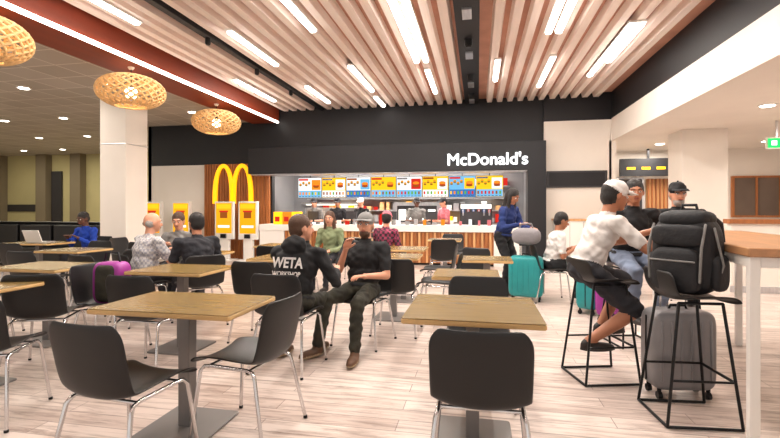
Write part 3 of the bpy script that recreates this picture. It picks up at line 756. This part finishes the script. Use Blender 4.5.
# bar group
person('seated_man_in_white_shirt',(0.83,3.8),-78,0.835,24,[(-0.10,0.60,1.13),(0.16,0.52,1.13)],[(-0.14,0.20,0.36),(0.12,-0.02,0.30)],(-2,12),'cwhite','short','cdark','short','shoe','skin2','hair','short',cap='cwhite',vox=0.009,wide=1.0)
person('seated_man_in_black_tshirt',(1.46,4.78),188,0.855,8,[(-0.36,0.26,1.16),(0.14,0.34,1.02)],[(-0.12,0.28,0.36),(0.12,0.30,0.36)],(-14,4),'cblack','short','cdenim','long','shoe','skin2','hair','short',vox=0.009,wide=1.15)
person('seated_man_in_black_cap',(2.14,5.42),158,0.855,8,[(-0.15,0.36,1.14),(0.15,0.36,1.14)],[(-0.12,0.28,0.36),(0.12,0.3,0.36)],(20,5),'cblack','long','cdark','long','shoe','skin','greyhair','short',cap='cblack',beard='greyhair',wide=1.15)
# middle
person('standing_woman',(0.38,7.2),-125,0.90,16,[(-0.10,0.42,1.02),(0.13,0.36,1.08)],[(-0.1,0.02,0.09),(0.1,0.08,0.09)],(0,28),'cnavy','long','cblack','long','shoe','skin2','hair','long')
chair(1.02,6.75,-85)
person('seated_man_on_phone',(1.02,6.75),-85,0.535,14,[(-0.05,0.3,0.75),(0.07,0.3,0.75)],[(-0.12,0.42,0.09),(0.12,0.4,0.09)],(0,20),'cwhite','short','cblack','long','shoe','skin2','hair','short')
# left group
chair(-3.84,4.6,-25); person('seated_man_in_plaid_shirt',(-3.84,4.6),-25,0.535,10,[(-0.12,0.38,0.8),(0.14,0.38,0.8)],None,(-10,5),'plaid','short','cdark','long','shoe','skin','greyhair','bald',wide=1.2)
chair(-3.12,4.62,50); person('seated_man_in_dark_shirt',(-3.12,4.62),50,0.535,12,[(-0.12,0.34,0.8),(0.14,0.34,0.8)],None,(15,5),'cdark','short','cdark','long','shoe','skin2','hair','short',beard='hair',wide=1.1)
chair(-4.2,5.8,200); person('seated_woman',(-4.2,5.8),200,0.535,14,[(-0.12,0.32,0.8),(0.14,0.32,0.8)],None,(0,15),'cgrey','long','cdark','long','shoe','skin','brownhair','bun')
chair(-6.88,6.98,175); person('seated_man_in_blue_jacket',(-6.88,6.98),175,0.535,16,[(-0.12,0.34,0.8),(0.14,0.34,0.8)],None,(0,15),'cblue','long','cdark','long','shoe','skin3','hair','short',vox=0.013)
chair(-1.5,7.2,-20); person('seated_woman_in_patterned_jacket',(-1.5,7.2),-20,0.535,6,None,None,(20,5),'pattern','long','cdark','long','shoe','skin','hair','short',cap='cpink',vox=0.013)
chair(-2.4,7.2,170); person('seated_woman_in_green_top',(-2.4,7.2),170,0.535,6,None,None,(10,5),'cgreen','long','cdark','long','shoe','skin','brownhair','long',vox=0.013)
for i,(x,y,r,c,sh,sk) in enumerate(((-4.3,11.5,175,'cdark','cgrey','skin'),(-3.65,11.5,180,'cdark','cdark','skin2'),(-3.0,11.55,160,'cwhite','cblack','skin'),(-1.55,11.5,190,'cdark','cgrey','skin3'),(-0.8,11.5,120,'cdark','cpink','skin'))):
    person('restaurant_worker',(x,y),r,0.86,6,[(-0.14,0.32,1.0),(0.16,0.34,1.02)],[(-0.1,0.0,0.09),(0.1,0.05,0.09)],(0,10),sh,'short','cblack','long','shoe',sk,'hair','short',cap=c,vox=0.014)
# ---------------------------------------------------------------- light / world / camera
w=D.worlds.new('world'); scene.world=w; w.use_nodes=True; bg=w.node_tree.nodes['Background']; bg.inputs[0].default_value=(1,0.92,0.86,1); bg.inputs[1].default_value=0.8
def area(x,y,z,sx,sy,p,col=(1,0.92,0.84),name='ceiling_fill'):  # extra area lights, added to boost the modelled ceiling fixtures
    l=D.lights.new(name,'AREA'); l.shape='RECTANGLE'; l.size=sx; l.size_y=sy; l.energy=p; l.color=col; o=D.objects.new(name,l); COL.objects.link(o); o.location=(x,y,z)
area(6.4,7,2.8,0.3,3,130); area(4.3,11.8,2.8,0.3,1.5,60); area(-12,8,3.55,0.3,8,120,(1,0.9,0.7)); area(-8,5,3.55,0.3,6,90); area(-15,14,3.55,8,0.3,110,(1,0.92,0.7))  # last one is added to brighten the far-left wall
area(-2.2,11.7,2.6,5,0.15,200)  # added fill that brightens the kitchen besides its modelled ceiling lights
for x in (-1,1.1,-3.4): area(x,5.5,3.76,0.06,6,140)
cd=D.cameras.new('camera'); cam=D.objects.new('camera',cd); COL.objects.link(cam)
cam.location=(0,0,1.31); cam.rotation_euler=(math.pi/2,0,math.radians(11.06)); cd.sensor_width=36; cd.lens=450/780*36; cd.shift_y=-10/780; cd.clip_start=0.05
scene.camera=cam
scene.view_settings.view_transform='Standard'; scene.view_settings.exposure=0.22
